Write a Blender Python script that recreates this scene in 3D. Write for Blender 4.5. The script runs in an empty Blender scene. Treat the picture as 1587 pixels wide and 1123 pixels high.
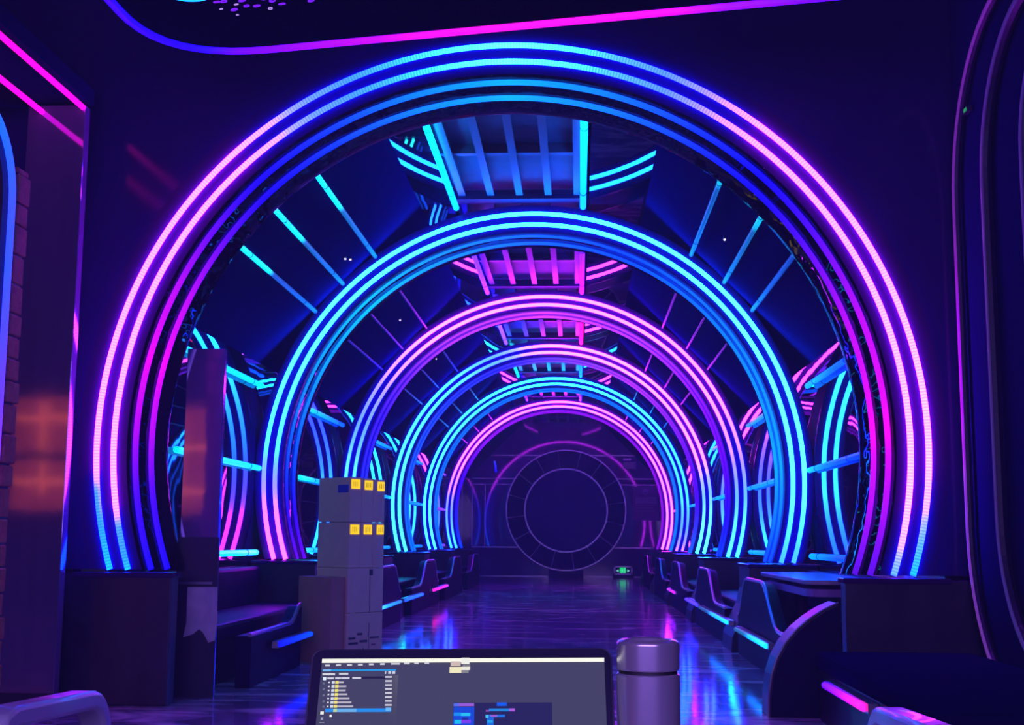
import bpy, math, random
from mathutils import Vector, Matrix
random.seed(7)

# ------------------------------------------------------------------ camera, world, large lights, exposure
R = 2.8                      # radius of the outermost LED line of an arch, metres
FZ = 0.62                    # floor lies FZ*R under the tunnel axis
F_PX, PITCH, YAW, ROLL = 1970.2, 0.138235, -0.052728, 0.0067185
CAM = Vector((0.1747 * R, -3.04808 * R, (FZ - 0.22762) * R))
STEP = 1.66477               # arch spacing in R

scene = bpy.context.scene
col = scene.collection
fwd = Vector((math.sin(YAW) * math.cos(PITCH), math.cos(YAW) * math.cos(PITCH), math.sin(PITCH)))
rgt0 = Vector((math.cos(YAW), -math.sin(YAW), 0))
up0 = rgt0.cross(fwd)
rgt = math.cos(ROLL) * rgt0 + math.sin(ROLL) * up0
upv = -math.sin(ROLL) * rgt0 + math.cos(ROLL) * up0
cd = bpy.data.cameras.new('camera')
cd.sensor_width = 36.0
cd.lens = F_PX / 1587.0 * 36.0
cd.clip_start = 0.05
cam = bpy.data.objects.new('camera', cd)
col.objects.link(cam)
M = Matrix((rgt, upv, -fwd)).transposed().to_4x4()
M.translation = CAM
cam.matrix_world = M
scene.camera = cam

vs = scene.view_settings
vs.view_transform = 'Standard'
vs.look = 'None'
vs.exposure = 0.0
vs.gamma = 1.0
vs.use_curve_mapping = False
scene.cycles.max_bounces = 4
scene.cycles.diffuse_bounces = 2
scene.cycles.glossy_bounces = 3
scene.cycles.volume_bounces = 0
scene.cycles.adaptive_threshold = 0.06
scene.cycles.transmission_bounces = 2

w = bpy.data.worlds.new('world')
scene.world = w
w.use_nodes = True
w.node_tree.nodes['Background'].inputs[0].default_value = (0.02, 0.015, 0.12, 1)
w.node_tree.nodes['Background'].inputs[1].default_value = 0.25

vsn = w.node_tree.nodes.new('ShaderNodeVolumeScatter')
vsn.inputs['Color'].default_value = (0.5, 0.6, 1.0, 1)
vsn.inputs['Density'].default_value = 0.006
w.node_tree.links.new(vsn.outputs[0], w.node_tree.nodes['World Output'].inputs['Volume'])

def area_light(name, loc, target, size, size_y, power, color):
    l = bpy.data.lights.new(name, 'AREA')
    l.shape = 'RECTANGLE'; l.size = size; l.size_y = size_y
    l.energy = power; l.color = color
    o = bpy.data.objects.new(name, l); col.objects.link(o)
    o.location = loc
    o.rotation_euler = (Vector(target) - Vector(loc)).to_track_quat('-Z', 'Y').to_euler()
    return o

def W(X, D, z):
    """tunnel units (X lateral, D distance from the camera plane, z above the axis) -> metres"""
    return Vector((X * R, (D - 3.04808) * R, (z + FZ) * R))

# added blue-violet fill light, unseen behind the camera, to brighten cartons, flask and walls
area_light('rear_fill_light', W(0.0, -0.95, 0.25), W(0.0, 4.0, 0.0), 5.6, 2.6, 330, (0.36, 0.20, 1.0))

def pix(px, py, axis=1, val=None):
    """the point of the plane {axis = val} that this viewing direction meets"""
    d = (px - 793.5) / F_PX * rgt - (py - 561.5) / F_PX * upv + fwd
    return CAM + d * ((val - CAM[axis]) / d[axis])

def pixD(px, py, D): return pix(px, py, 1, (D - 3.04808) * R)
def pixX(px, py, X): return pix(px, py, 0, X * R)
def pixZ(px, py, z): return pix(px, py, 2, (z + FZ) * R)

# ------------------------------------------------------------------ materials
def lin(c):
    return tuple(((v / 255) / 12.92 if v / 255 <= 0.04045 else ((v / 255 + 0.055) / 1.055) ** 2.4) for v in c)

def nodes_of(name):
    m = bpy.data.materials.new(name); m.use_nodes = True
    nt = m.node_tree; b = nt.nodes['Principled BSDF']
    return m, nt, b

def mat(name, color, rough=0.4, metal=0.0, ior=1.5, noise=None, bump=None, aniso=0.0, coat=0.0, spec=0.5):
    m, nt, b = nodes_of(name)
    b.inputs['Base Color'].default_value = (*color, 1)
    b.inputs['Roughness'].default_value = rough
    b.inputs['Metallic'].default_value = metal
    b.inputs['IOR'].default_value = ior
    b.inputs['Anisotropic'].default_value = aniso
    b.inputs['Specular IOR Level'].default_value = spec
    b.inputs['Coat Weight'].default_value = coat
    tc = nt.nodes.new('ShaderNodeTexCoord')
    if noise:
        scale, col2, stretch = noise
        mp = nt.nodes.new('ShaderNodeMapping'); mp.inputs['Scale'].default_value = stretch
        nz = nt.nodes.new('ShaderNodeTexNoise'); nz.inputs['Scale'].default_value = scale
        nz.inputs['Detail'].default_value = 6; nz.inputs['Distortion'].default_value = 0.8
        rp = nt.nodes.new('ShaderNodeValToRGB')
        rp.color_ramp.elements[0].position = 0.35; rp.color_ramp.elements[0].color = (*color, 1)
        rp.color_ramp.elements[1].position = 0.68; rp.color_ramp.elements[1].color = (*col2, 1)
        nt.links.new(tc.outputs['Object'], mp.inputs['Vector'])
        nt.links.new(mp.outputs['Vector'], nz.inputs['Vector'])
        nt.links.new(nz.outputs['Fac'], rp.inputs['Fac'])
        nt.links.new(rp.outputs['Color'], b.inputs['Base Color'])
    if bump:
        scale, strength, dist, stretch = bump
        mp = nt.nodes.new('ShaderNodeMapping'); mp.inputs['Scale'].default_value = stretch
        nz = nt.nodes.new('ShaderNodeTexNoise'); nz.inputs['Scale'].default_value = scale
        nz.inputs['Detail'].default_value = 2.5
        bp = nt.nodes.new('ShaderNodeBump'); bp.inputs['Strength'].default_value = strength
        bp.inputs['Distance'].default_value = dist
        nt.links.new(tc.outputs['Object'], mp.inputs['Vector'])
        nt.links.new(mp.outputs['Vector'], nz.inputs['Vector'])
        nt.links.new(nz.outputs['Fac'], bp.inputs['Height'])
        nt.links.new(bp.outputs['Normal'], b.inputs['Normal'])
    return m

EMC = {}
def emit(color, strength=1.0):
    """self-lit material of one colour"""
    k = (tuple(color), strength)
    if k in EMC: return EMC[k]
    m, nt, b = nodes_of('glow_%d_%d_%d' % tuple(int(v) for v in color))
    b.inputs['Base Color'].default_value = (0.02, 0.02, 0.02, 1)
    b.inputs['Emission Color'].default_value = (*hot(color, strength), 1)
    b.inputs['Roughness'].default_value = 0.6; b.inputs['Specular IOR Level'].default_value = 0.1
    b.inputs['Emission Strength'].default_value = 1.0
    EMC[k] = m
    return m

def hot(c, s=3.0):
    """LED radiance: keeps the seen colour, drives the saturated channels past clipping"""
    l = lin(c)
    return (l[0] + s * 0.45 * l[0] ** 8, l[1] + s * 0.22 * l[1] ** 8, l[2] + s * l[2] ** 8)

def led_material(name, dots=0, amp=0.0):
    m, nt, b = nodes_of(name)
    b.inputs['Base Color'].default_value = (0.05, 0.05, 0.05, 1)
    at = nt.nodes.new('ShaderNodeAttribute'); at.attribute_name = 'led'
    nt.links.new(at.outputs['Color'], b.inputs['Emission Color'])
    b.inputs['Emission Strength'].default_value = 1.0
    if dots:
        ua = nt.nodes.new('ShaderNodeAttribute'); ua.attribute_name = 'run'
        m1 = nt.nodes.new('ShaderNodeMath'); m1.operation = 'MULTIPLY'; m1.inputs[1].default_value = dots * 2 * math.pi
        m2 = nt.nodes.new('ShaderNodeMath'); m2.operation = 'SINE'
        m3 = nt.nodes.new('ShaderNodeMath'); m3.operation = 'MULTIPLY_ADD'
        m3.inputs[1].default_value = amp; m3.inputs[2].default_value = 1.0
        nt.links.new(ua.outputs['Fac'], m1.inputs[0]); nt.links.new(m1.outputs[0], m2.inputs[0])
        nt.links.new(m2.outputs[0], m3.inputs[0]); nt.links.new(m3.outputs[0], b.inputs['Emission Strength'])
    return m

MT = {
    'rib': mat('black_lacquer', (0.036, 0.009, 0.10), 0.16, ior=1.5, spec=0.12),
    'foil': mat('wavy_black_foil', (0.006, 0.006, 0.02), 0.015, ior=1.5, spec=0.12, bump=(1.8, 0.4, 0.06, (1, 1, 1))),
    'wavyfoil': mat('wavy_mirror_foil', (0.006, 0.006, 0.02), 0.01, ior=1.6, bump=(2.8, 0.5, 0.06, (1, 1, 1))),
    'mirror': mat('black_mirror', (0.004, 0.004, 0.02), 0.015, ior=1.38, bump=(1.2, 0.05, 0.02, (1, 1, 1))),
    'slope': mat('black_satin', (0.003, 0.006, 0.075), 0.9, ior=1.5, spec=0.0),
    'front': mat('front_wall_lacquer', (0.024, 0.008, 0.13), 0.12, ior=1.4, bump=(1.6, 0.12, 0.02, (1, 1, 1))),
    'dark': mat('dark_paint', (0.012, 0.007, 0.045), 0.5),
    'plinth': mat('dark_marbled_cladding', (0.008, 0.006, 0.03), 0.35, noise=(2.2, (0.03, 0.028, 0.06), (1, 1, 0.6))),
    'wallnavy': mat('navy_wall_paint', (0.004, 0.002, 0.05), 0.7, spec=0.0),
    'leather': mat('dark_leather', (0.006, 0.004, 0.045), 0.5, spec=0.06, bump=(60, 0.2, 0.002, (1, 1, 1))),
    'edge': mat('satin_steel_edge', (0.35, 0.33, 0.42), 0.3, metal=0.9),
    'deck': mat('galvanised_deck', (0.10, 0.20, 0.22), 0.5, noise=(3, (0.08, 0.15, 0.17), (1, 1, 1))),
    'joist': mat('galvanised_joist', (0.15, 0.18, 0.2), 0.35, metal=0.3),
    'pier': mat('brushed_bronze_mirror', (0.26, 0.18, 0.52), 0.06, metal=0.6, noise=(8, (0.22, 0.16, 0.46), (1, 1, 0.1)), bump=(2.0, 0.05, 0.02, (1, 1, 1))),
    'brick': mat('orange_brick', (0.42, 0.16, 0.08), 0.8, noise=(20, (0.3, 0.1, 0.06), (1, 1, 1))),
    'carton': mat('carton_board', (0.95, 0.62, 0.44), 0.8, noise=(6, (0.88, 0.57, 0.41), (1, 1, 1))),
    'carton_brown': mat('carton_brown', (0.6, 0.25, 0.2), 0.8, noise=(5, (0.54, 0.23, 0.18), (1, 1, 1))),
    'tape': mat('packing_tape', (0.30, 0.24, 0.24), 0.35),
    'print': mat('dark_print', (0.09, 0.06, 0.09), 0.7),
    'paleprint': mat('pale_print', (0.62, 0.6, 0.7), 0.6),
    'blueprint': mat('blue_sticker', (0.05, 0.05, 0.6), 0.5),
    'yellow': emit((255, 214, 0), 0.0),  # carton labels are no lamps; glow added so their yellow stays bright
    'yellowink': mat('label_ink', (0.45, 0.25, 0.0), 0.6),
    'steel': mat('brushed_steel', (0.62, 0.58, 0.64), 0.2, metal=0.72, noise=(40, (0.55, 0.52, 0.58), (1, 1, 0.03))),
    'rubber': mat('black_rubber', (0.008, 0.008, 0.012), 0.6),
    'laptop': mat('grey_laptop_shell', (0.10, 0.095, 0.12), 0.35, metal=0.6),
    'bezel': mat('black_bezel', (0.012, 0.012, 0.03), 0.25),
    'table': mat('dark_table_laminate', (0.04, 0.03, 0.05), 0.25),
    'shell': mat('pale_grey_shell', (0.42, 0.42, 0.52), 0.3, coat=0.3),
    'film': mat('pale_torn_film', (0.55, 0.52, 0.62), 0.5, noise=(7, (0.38, 0.36, 0.5), (1, 1, 1))),
    'board': mat('violet_notice', (0.4, 0.2, 0.6), 0.5),
    'boardlight': mat('violet_notice_pale', (0.65, 0.4, 0.8), 0.5),
    'disc': mat('dark_round_screen', (0.03, 0.03, 0.16), 0.5, spec=0.1),
    'sector': mat('dark_ring_panel', (0.02, 0.018, 0.07), 0.06, ior=1.7, bump=(1.2, 0.12, 0.05, (1, 1, 1))),
    'endwall': mat('end_wall_gloss', (0.16, 0.09, 0.34), 0.05, ior=1.6),
    'raft': mat('dark_speckled_raft', (0.0015, 0.001, 0.014), 0.7, spec=0.0, noise=(90, (0.006, 0.005, 0.04), (1, 1, 1))),
    'led': led_material('led_run'),
    'led_dots': led_material('led_run_dotted', 1.0, 0.3),
}
# floor: dark veined marble vinyl, polished
def floor_material():
    m, nt, b = nodes_of('veined_floor')
    tc = nt.nodes.new('ShaderNodeTexCoord')
    mp = nt.nodes.new('ShaderNodeMapping'); mp.inputs['Scale'].default_value = (0.55, 1.3, 1); mp.inputs['Rotation'].default_value = (0, 0, 0.35)
    n1 = nt.nodes.new('ShaderNodeTexNoise'); n1.inputs['Scale'].default_value = 1.6; n1.inputs['Detail'].default_value = 9; n1.inputs['Distortion'].default_value = 1.6
    r1 = nt.nodes.new('ShaderNodeValToRGB')
    e = r1.color_ramp.elements
    e[0].position = 0.40; e[0].color = (0.16, 0.14, 0.22, 1)
    e[1].position = 0.62; e[1].color = (0.85, 0.76, 0.8, 1)
    x = e.new(0.50); x.color = (0.36, 0.30, 0.42, 1)
    n2 = nt.nodes.new('ShaderNodeTexNoise'); n2.inputs['Scale'].default_value = 2.2; n2.inputs['Detail'].default_value = 2
    bp = nt.nodes.new('ShaderNodeBump'); bp.inputs['Strength'].default_value = 0.08; bp.inputs['Distance'].default_value = 0.02
    nt.links.new(tc.outputs['Object'], mp.inputs['Vector'])
    nt.links.new(mp.outputs['Vector'], n1.inputs['Vector'])
    nt.links.new(n1.outputs['Fac'], r1.inputs['Fac'])
    nt.links.new(r1.outputs['Color'], b.inputs['Base Color'])
    nt.links.new(tc.outputs['Object'], n2.inputs['Vector'])
    nt.links.new(n2.outputs['Fac'], bp.inputs['Height'])
    nt.links.new(bp.outputs['Normal'], b.inputs['Normal'])
    b.inputs['Roughness'].default_value = 0.1
    b.inputs['IOR'].default_value = 1.5
    return m
MT['floor'] = floor_material()

# ------------------------------------------------------------------ mesh helpers
class MB:
    """collects shapes (metres, world or local) into one mesh"""
    def __init__(s): s.v = []; s.f = []; s.mi = []; s.c = []; s.run = []
    def poly(s, pts, faces):
        o = len(s.v); s.v += [tuple(p) for p in pts]; s.f += [tuple(i + o for i in f) for f in faces]
        return s
    def box(s, a, b):
        x0, y0, z0 = (min(a[i], b[i]) for i in range(3)); x1, y1, z1 = (max(a[i], b[i]) for i in range(3))
        return s.poly([(x0, y0, z0), (x1, y0, z0), (x1, y1, z0), (x0, y1, z0), (x0, y0, z1), (x1, y0, z1), (x1, y1, z1), (x0, y1, z1)],
                      [(0, 3, 2, 1), (4, 5, 6, 7), (0, 1, 5, 4), (1, 2, 6, 5), (2, 3, 7, 6), (3, 0, 4, 7)])
    def frame_box(s, o, ux, uy, uz):
        """box from corner o with edge vectors"""
        o, ux, uy, uz = (Vector(t) for t in (o, ux, uy, uz))
        p = [o, o + ux, o + ux + uy, o + uy]; p += [t + uz for t in p]
        return s.poly(p, [(0, 3, 2, 1), (4, 5, 6, 7), (0, 1, 5, 4), (1, 2, 6, 5), (2, 3, 7, 6), (3, 0, 4, 7)])
    def prism(s, outline, vec):
        n = len(outline); a = [Vector(p) for p in outline]; b = [p + Vector(vec) for p in a]
        return s.poly(a + b, [tuple(range(n))[::-1], tuple(range(n, 2 * n))] + [(i, (i + 1) % n, n + (i + 1) % n, n + i) for i in range(n)])
    def loft(s, rings, closed=False, caps=True):
        n = len(rings[0]); o = len(s.v)
        for r in rings: s.v += [tuple(p) for p in r]
        m = len(rings)
        for k in range(m if closed else m - 1):
            k2 = (k + 1) % m
            for i in range(n):
                s.f.append((o + k * n + i, o + k * n + (i + 1) % n, o + k2 * n + (i + 1) % n, o + k2 * n + i))
        if caps and not closed:
            s.f.append(tuple(o + i for i in range(n))[::-1]); s.f.append(tuple(o + (m - 1) * n + i for i in range(n)))
        return s
    def tube(s, path, r, n=8, closed=False):
        path = [Vector(p) for p in path]; rings = []; m = len(path); ref = None
        for k in range(m):
            a = path[(k - 1) % m] if (closed or k) else path[0]; b = path[(k + 1) % m] if (closed or k < m - 1) else path[-1]
            t = (b - a).normalized()
            if ref is None: ref = Vector((0, 0, 1)) if abs(t.z) < 0.9 else Vector((1, 0, 0))
            u = (ref - t * ref.dot(t)).normalized(); v = t.cross(u); ref = u
            rings.append([path[k] + r * (math.cos(2 * math.pi * i / n) * u + math.sin(2 * math.pi * i / n) * v) for i in range(n)])
        return s.loft(rings, closed)
    def lathe(s, prof, center, n=40):
        """prof: (radius, z) from bottom to top"""
        c = Vector(center); rings = [[c + Vector((r * math.cos(2 * math.pi * i / n), r * math.sin(2 * math.pi * i / n), z)) for i in range(n)] for r, z in prof]
        return s.loft(rings)
    def build(s, name, material, parent=None, smooth=False, origin=None, bevel=0.0):
        org = Vector(origin) if origin is not None else (Vector(parent['_org']) if parent is not None and '_org' in parent else Vector((0, 0, 0)))
        me = bpy.data.meshes.new(name)
        me.from_pydata([tuple(Vector(p) - org) for p in s.v], [], s.f)
        me.update()
        import bmesh as _b
        bm = _b.new(); bm.from_mesh(me); _b.ops.recalc_face_normals(bm, faces=bm.faces); bm.to_mesh(me); bm.free()
        me.materials.append(material)
        if smooth:
            me.polygons.foreach_set('use_smooth', [True] * len(me.polygons))
            me.set_sharp_from_angle(angle=math.radians(35))
        o = bpy.data.objects.new(name, me); col.objects.link(o)
        if parent is not None:
            o.parent = parent
            if origin is not None and '_org' in parent: o.location = org - Vector(parent['_org'])
            o['_org'] = tuple(org)
        else:
            o.location = org
        if bevel:
            bv = o.modifiers.new('bevel', 'BEVEL'); bv.width = bevel; bv.segments = 2; bv.limit_method = 'ANGLE'
        return o

def tag(o, label, cat, group=None):
    o['label'] = label; o['category'] = cat
    if group: o['group'] = group
    return o
def struct(o, label=None):
    o['kind'] = 'structure'
    if label: o['label'] = label
    return o
def thing(name, loc, label, cat, group=None):
    o = bpy.data.objects.new(name, None); col.objects.link(o)
    o.location = loc; o.empty_display_size = 0.1
    o['_org'] = tuple(loc)
    return tag(o, label, cat, group)

def set_led(o, colors, runs=None):
    """per-vertex LED colours (linear radiance)"""
    me = o.data
    a = me.color_attributes.new('led', 'FLOAT_COLOR', 'POINT')
    a.data.foreach_set('color', [x for c in colors for x in (c[0], c[1], c[2], 1.0)])
    if runs:
        r = me.attributes.new('run', 'FLOAT', 'POINT'); r.data.foreach_set('value', runs)

def ramp(stops, u):
    if u <= stops[0][0]: return stops[0][1]
    for (a, ca), (b, cb) in zip(stops, stops[1:]):
        if u <= b:
            t = (u - a) / (b - a)
            return tuple(ca[i] + (cb[i] - ca[i]) * t for i in range(3))
    return stops[-1][1]

def led_path(name, path, half_w, parent=None, stops=((0, (0, 200, 255)), (1, (0, 200, 255))), boost=3.0, gain=1.0, n=8, dots=0, closed=False, origin=None):
    """an LED tube along a path with colours running along it"""
    mb = MB(); mb.tube(path, half_w, n, closed)
    o = mb.build(name, MT['led_dots' if dots else 'led'], parent, smooth=True, origin=origin)
    m = len(path); cs = []; rs = []; L = [0.0]
    for a, b in zip(path, path[1:]): L.append(L[-1] + (Vector(b) - Vector(a)).length)
    for k in range(m):
        u = L[k] / L[-1]; c = tuple(gain * x for x in hot(ramp(stops, u), boost))
        cs += [c] * n; rs += [u * dots] * n
    set_led(o, cs, rs)
    return o

ORD = ['first', 'second', 'third', 'fourth', 'fifth', 'sixth']

# ------------------------------------------------------------------ the setting
D1 = 3.04808; DE = D1 + 6.5 * STEP; AP = 1.035; CH = AP * math.tan(math.radians(22.5))
ZF = -FZ
fl = MB().box(W(-3.4, -1.0, ZF - 0.03), W(1.3, DE, ZF)).build('floor', MT['floor']); struct(fl, 'polished dark veined floor')

# front wall round the first arch
XL, XR, ZT = -3.4, 1.09, 1.25; RH = 1.048; ZP = -0.305
a_end = math.asin(0.305 / RH)
angs = [-a_end + (math.pi + 2 * a_end) * i / 120 for i in range(121)]
for cx_, cz_ in ((XR, ZT), (XL, ZT)): angs.append(math.atan2(cz_, cx_))
angs.sort()
inner, outer = [], []
for t in angs:
    c, s_ = math.cos(t), math.sin(t)
    inner.append((RH * c, RH * s_))
    k = min([k for k in ((XR / c if c > 1e-6 else 9), (XL / c if c < -1e-6 else 9), (ZT / s_ if s_ > 1e-6 else 9))])
    outer.append((k * c, max(k * s_, ZP)))
mb = MB(); n = len(angs)
pts = [W(x, D1, z) for x, z in inner] + [W(x, D1, z) for x, z in outer]
mb.poly(pts, [(i, i + 1, n + i + 1, n + i) for i in range(n - 1)])
mb.poly([W(-1.142, D1, ZF), W(XL, D1, ZF), W(XL, D1, ZP), W(-1.142, D1, ZP)], [(0, 1, 2, 3)])
fw_ = mb.build('wall_front', MT['front'])
sm = fw_.modifiers.new('thick', 'SOLIDIFY'); sm.thickness = 0.05; sm.offset = -1 if fw_.data.polygons[0].normal.y < 0 else 1
struct(fw_, 'dark glossy wall round the nearest arch')

# tunnel shell: eight-sided, side walls and flat ceiling bands mirror-black, slopes satin
Y0 = D1 + 0.03
def shell(name, p, q, material, label, d0=Y0, d1=DE):
    n_ = Vector((-(q[1] - p[1]), 0, q[0] - p[0])).normalized() * 0.02
    a, b = Vector((p[0], 0, p[1])), Vector((q[0], 0, q[1]))
    if (a + n_).length < a.length: n_ = -n_
    o = MB().prism([W(t.x, d0, t.z) for t in (a, b, b + n_, a + n_)], (0, (d1 - d0) * R, 0)).build(name, material)
    return struct(o, label)
shell('wall_left', (-AP, ZF), (-AP, CH), MT['mirror'], 'black mirror wall along the left of the tunnel')
shell('wall_right', (AP, ZF), (AP, CH), MT['mirror'], 'black mirror wall along the right of the tunnel')
shell('ceiling_slope_left', (-AP, CH), (-CH, AP), MT['slope'], 'dark slope between left wall and tunnel ceiling')
shell('ceiling_slope_right', (CH, AP), (AP, CH), MT['slope'], 'dark slope between right wall and tunnel ceiling')
RX0, RX1 = -0.295, 0.205
shell('ceiling_band_left', (-CH, AP), (RX0, AP), MT['mirror'], 'black mirror band left of the ceiling recess')
shell('ceiling_band_right', (RX1, AP), (CH, AP), MT['mirror'], 'black mirror band right of the ceiling recess')
# ceiling recess with sheet deck, joists and cross rails
rc = MB()
rc.box(W(RX0, Y0, 1.095), W(RX1, DE, 1.115))
rc.box(W(RX0 - 0.01, Y0, AP), W(RX0, DE, 1.115)); rc.box(W(RX1, Y0, AP), W(RX1 + 0.01, DE, 1.115))
deck = rc.build('ceiling_recess', MT['deck']); struct(deck, 'open ceiling recess with metal deck above the aisle')
for k in range(6):
    d0 = D1 + k * STEP + 0.16; d1 = D1 + (k + 1) * STEP if k < 5 else DE
    mid = d0 + 0.62 * (d1 - d0)
    for j in range(5):
        x = RX0 + 0.035 + (RX1 - RX0 - 0.07) * j / 4
        jb = MB()
        jb.box(W(x - 0.013, d0, 1.045), W(x + 0.013, d1 - 0.1, 1.05)); jb.box(W(x - 0.004, d0, 1.05), W(x + 0.004, d1 - 0.1, 1.095))
        jb.build('joist', MT['joist'], deck)
    MB().box(W(RX0, mid, 1.062), W(RX1, mid + 0.03, 1.095)).build('cross_rail', MT['joist'], deck)
    MB().box(W(RX0, d1 - 0.07, 1.04), W(RX1, d1 - 0.005, 1.075)).build('closing_panel', MT['dark'], deck)

# end wall with rails and panel frames
ew = MB().box(W(-1.2, DE, ZF), W(1.2, DE + 0.05, 1.25)).build('wall_end', MT['endwall']); struct(ew, 'glossy dark wall closing the far end of the tunnel')
def trim_px(x0, x1, y, n, h=0.014):
    a = pixD(x0, y, DE - 0.01); b = pixD(x1, y, DE - 0.01)
    o = MB().box((a.x, a.y, a.z - h / 2 * R), (b.x, W(0, DE, 0).y, a.z + h / 2 * R)).build('trim_%d' % n, MT['edge']); struct(o)
    return o
trim_px(742, 1004, 705, 1); trim_px(731, 1018, 741, 2, 0.01); trim_px(731, 1018, 750, 3, 0.008); trim_px(731, 1013, 847, 4); trim_px(731, 1016, 892, 5, 0.016)
for n_, x in ((6, 732), (7, 752)):
    a = pixD(x, 750, DE - 0.01); b = pixD(x, 845, DE - 0.01)
    struct(MB().box((a.x - 0.012, a.y, b.z), (a.x + 0.012, W(0, DE, 0).y, a.z)).build('trim_%d' % n_, MT['edge']))

# the hall in which the camera stands
struct(MB().box(W(XR, -1.0, ZF), W(XR + 0.05, D1 + 0.03, ZT)).build('wall_right_hall', MT['wallnavy']), 'dark glossy wall at the right of the hall')
struct(MB().box(W(XL - 0.05, -1.0, ZF), W(XL, D1 + 0.03, ZT)).build('wall_left_hall', MT['dark']), 'far left wall of the hall')
struct(MB().box(W(XL, -1.05, ZF), W(XR, -1.0, ZT)).build('wall_rear', MT['dark']), 'rear wall of the hall')
struct(MB().box(W(XL, -1.0, ZT), W(XR, D1 + 0.03, ZT + 0.05)).build('ceiling', MT['dark']), 'dark ceiling over the hall')
struct(MB().box(W(XL, 0.0, 0.812), W(-1.005, D1 - 0.12, 0.85)).build('ceiling_bulkhead', MT['wallnavy']), 'low dark bulkhead over the left of the hall')

# ------------------------------------------------------------------ arches
OUT = {
 0: [(0, (0, 190, 255)), (.03, (30, 150, 255)), (.05, (60, 150, 255)), (.056, (190, 155, 255)), (.066, (255, 170, 255)), (.30, (255, 175, 255)), (.335, (200, 165, 255)), (.36, (100, 150, 255)), (.39, (60, 150, 255)), (.43, (50, 205, 255)), (.5, (110, 240, 255)), (.553, (70, 215, 255)), (.607, (80, 145, 255)), (.64, (170, 145, 255)), (.678, (255, 170, 255)), (.93, (255, 190, 255)), (.958, (220, 175, 255)), (.978, (90, 170, 255)), (1, (0, 180, 255))],
 1: [(0, (255, 140, 255)), (.045, (240, 135, 255)), (.075, (160, 150, 255)), (.11, (80, 215, 255)), (.2, (100, 250, 255)), (.5, (100, 240, 255)), (.8, (110, 255, 255)), (.93, (100, 240, 255)), (1, (60, 190, 255))],
 2: [(0, (100, 255, 255)), (.1, (90, 230, 255)), (.18, (100, 165, 255)), (.24, (190, 160, 255)), (.32, (255, 190, 255)), (.8, (255, 170, 255)), (.87, (180, 150, 255)), (.92, (90, 190, 255)), (1, (100, 255, 255))],
 3: [(0, (90, 255, 240)), (.28, (90, 240, 255)), (.4, (100, 180, 255)), (.46, (225, 180, 255)), (.5, (255, 185, 255)), (.84, (255, 175, 255)), (.9, (120, 200, 255)), (1, (110, 255, 240))],
 4: [(0, (90, 230, 255)), (.3, (100, 250, 250)), (.7, (100, 250, 250)), (.9, (70, 215, 255)), (.95, (90, 170, 255)), (1, (220, 140, 255))],
 5: [(0, (70, 230, 255)), (.08, (100, 175, 255)), (.14, (220, 150, 255)), (.2, (255, 170, 255)), (1, (255, 165, 255))],
}
INN = {
 0: [(0, (20, 0, 255)), (.05, (70, 0, 255)), (.1, (190, 0, 255)), (.15, (235, 0, 255)), (.2, (200, 0, 255)), (.25, (110, 0, 255)), (.3, (20, 0, 255)), (.36, (0, 60, 255)), (.43, (0, 140, 255)), (.5, (0, 190, 255)), (.57, (0, 140, 255)), (.64, (0, 60, 255)), (.7, (0, 0, 255)), (.76, (100, 0, 255)), (.82, (200, 0, 255)), (.9, (240, 0, 240)), (.95, (190, 0, 255)), (1, (90, 0, 220))],
 1: [(0, (110, 0, 230)), (.05, (50, 0, 240)), (.1, (0, 70, 255)), (.2, (0, 165, 255)), (.3, (0, 210, 255)), (.42, (20, 150, 255)), (.5, (20, 115, 255)), (.6, (0, 85, 255)), (.75, (0, 140, 255)), (.9, (0, 180, 255)), (1, (0, 80, 255))],
 2: [(0, (0, 70, 255)), (.2, (70, 30, 255)), (.35, (200, 60, 255)), (.5, (235, 70, 255)), (.65, (205, 60, 255)), (.85, (120, 0, 255)), (.93, (50, 0, 255)), (1, (0, 70, 255))],
 3: [(0, (0, 130, 255)), (.4, (50, 50, 255)), (.5, (125, 70, 255)), (.65, (205, 60, 255)), (.9, (80, 0, 255)), (1, (20, 110, 255))],
 4: [(0, (0, 120, 255)), (1, (0, 130, 255))],
 5: [(0, (0, 70, 255)), (.15, (60, 0, 255)), (.3, (160, 20, 240)), (1, (140, 10, 220))],
}
OUT = {k_: [(u_, tuple(min(196, v + 14) if v < 196 and u_ >= 0 and max(c_) > 250 else v for v in c_)) for u_, c_ in st_] for k_, st_ in OUT.items()}
OUT2 = dict(OUT)
OUT2[0] = [(max(0, u_ - 0.022) if u_ < 0.2 else (min(1, u_ + 0.022) if u_ > 0.9 else u_), c_) for u_, c_ in OUT[0]]
OUT2[0] = [x_ for i_, x_ in enumerate(OUT2[0]) if i_ == 0 or x_[0] > OUT2[0][i_ - 1][0]]
ADESC = ['largest LED arch, pink sides and cyan crown, nearest the camera', 'second LED arch from the camera, aqua with pink left foot',
         'third LED arch from the camera, pink crown with aqua feet', 'fourth LED arch, aqua left half and pink right half',
         'fifth LED arch, thin aqua lines just before the last arch', 'smallest LED arch, pink, farthest down the tunnel']
def arc_pts(r, D, n):
    e = math.asin(-ZP / r)
    return [W(r * math.cos(math.pi + e - (math.pi + 2 * e) * i / n), D, r * math.sin(math.pi + e - (math.pi + 2 * e) * i / n)) for i in range(n + 1)]
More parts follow.
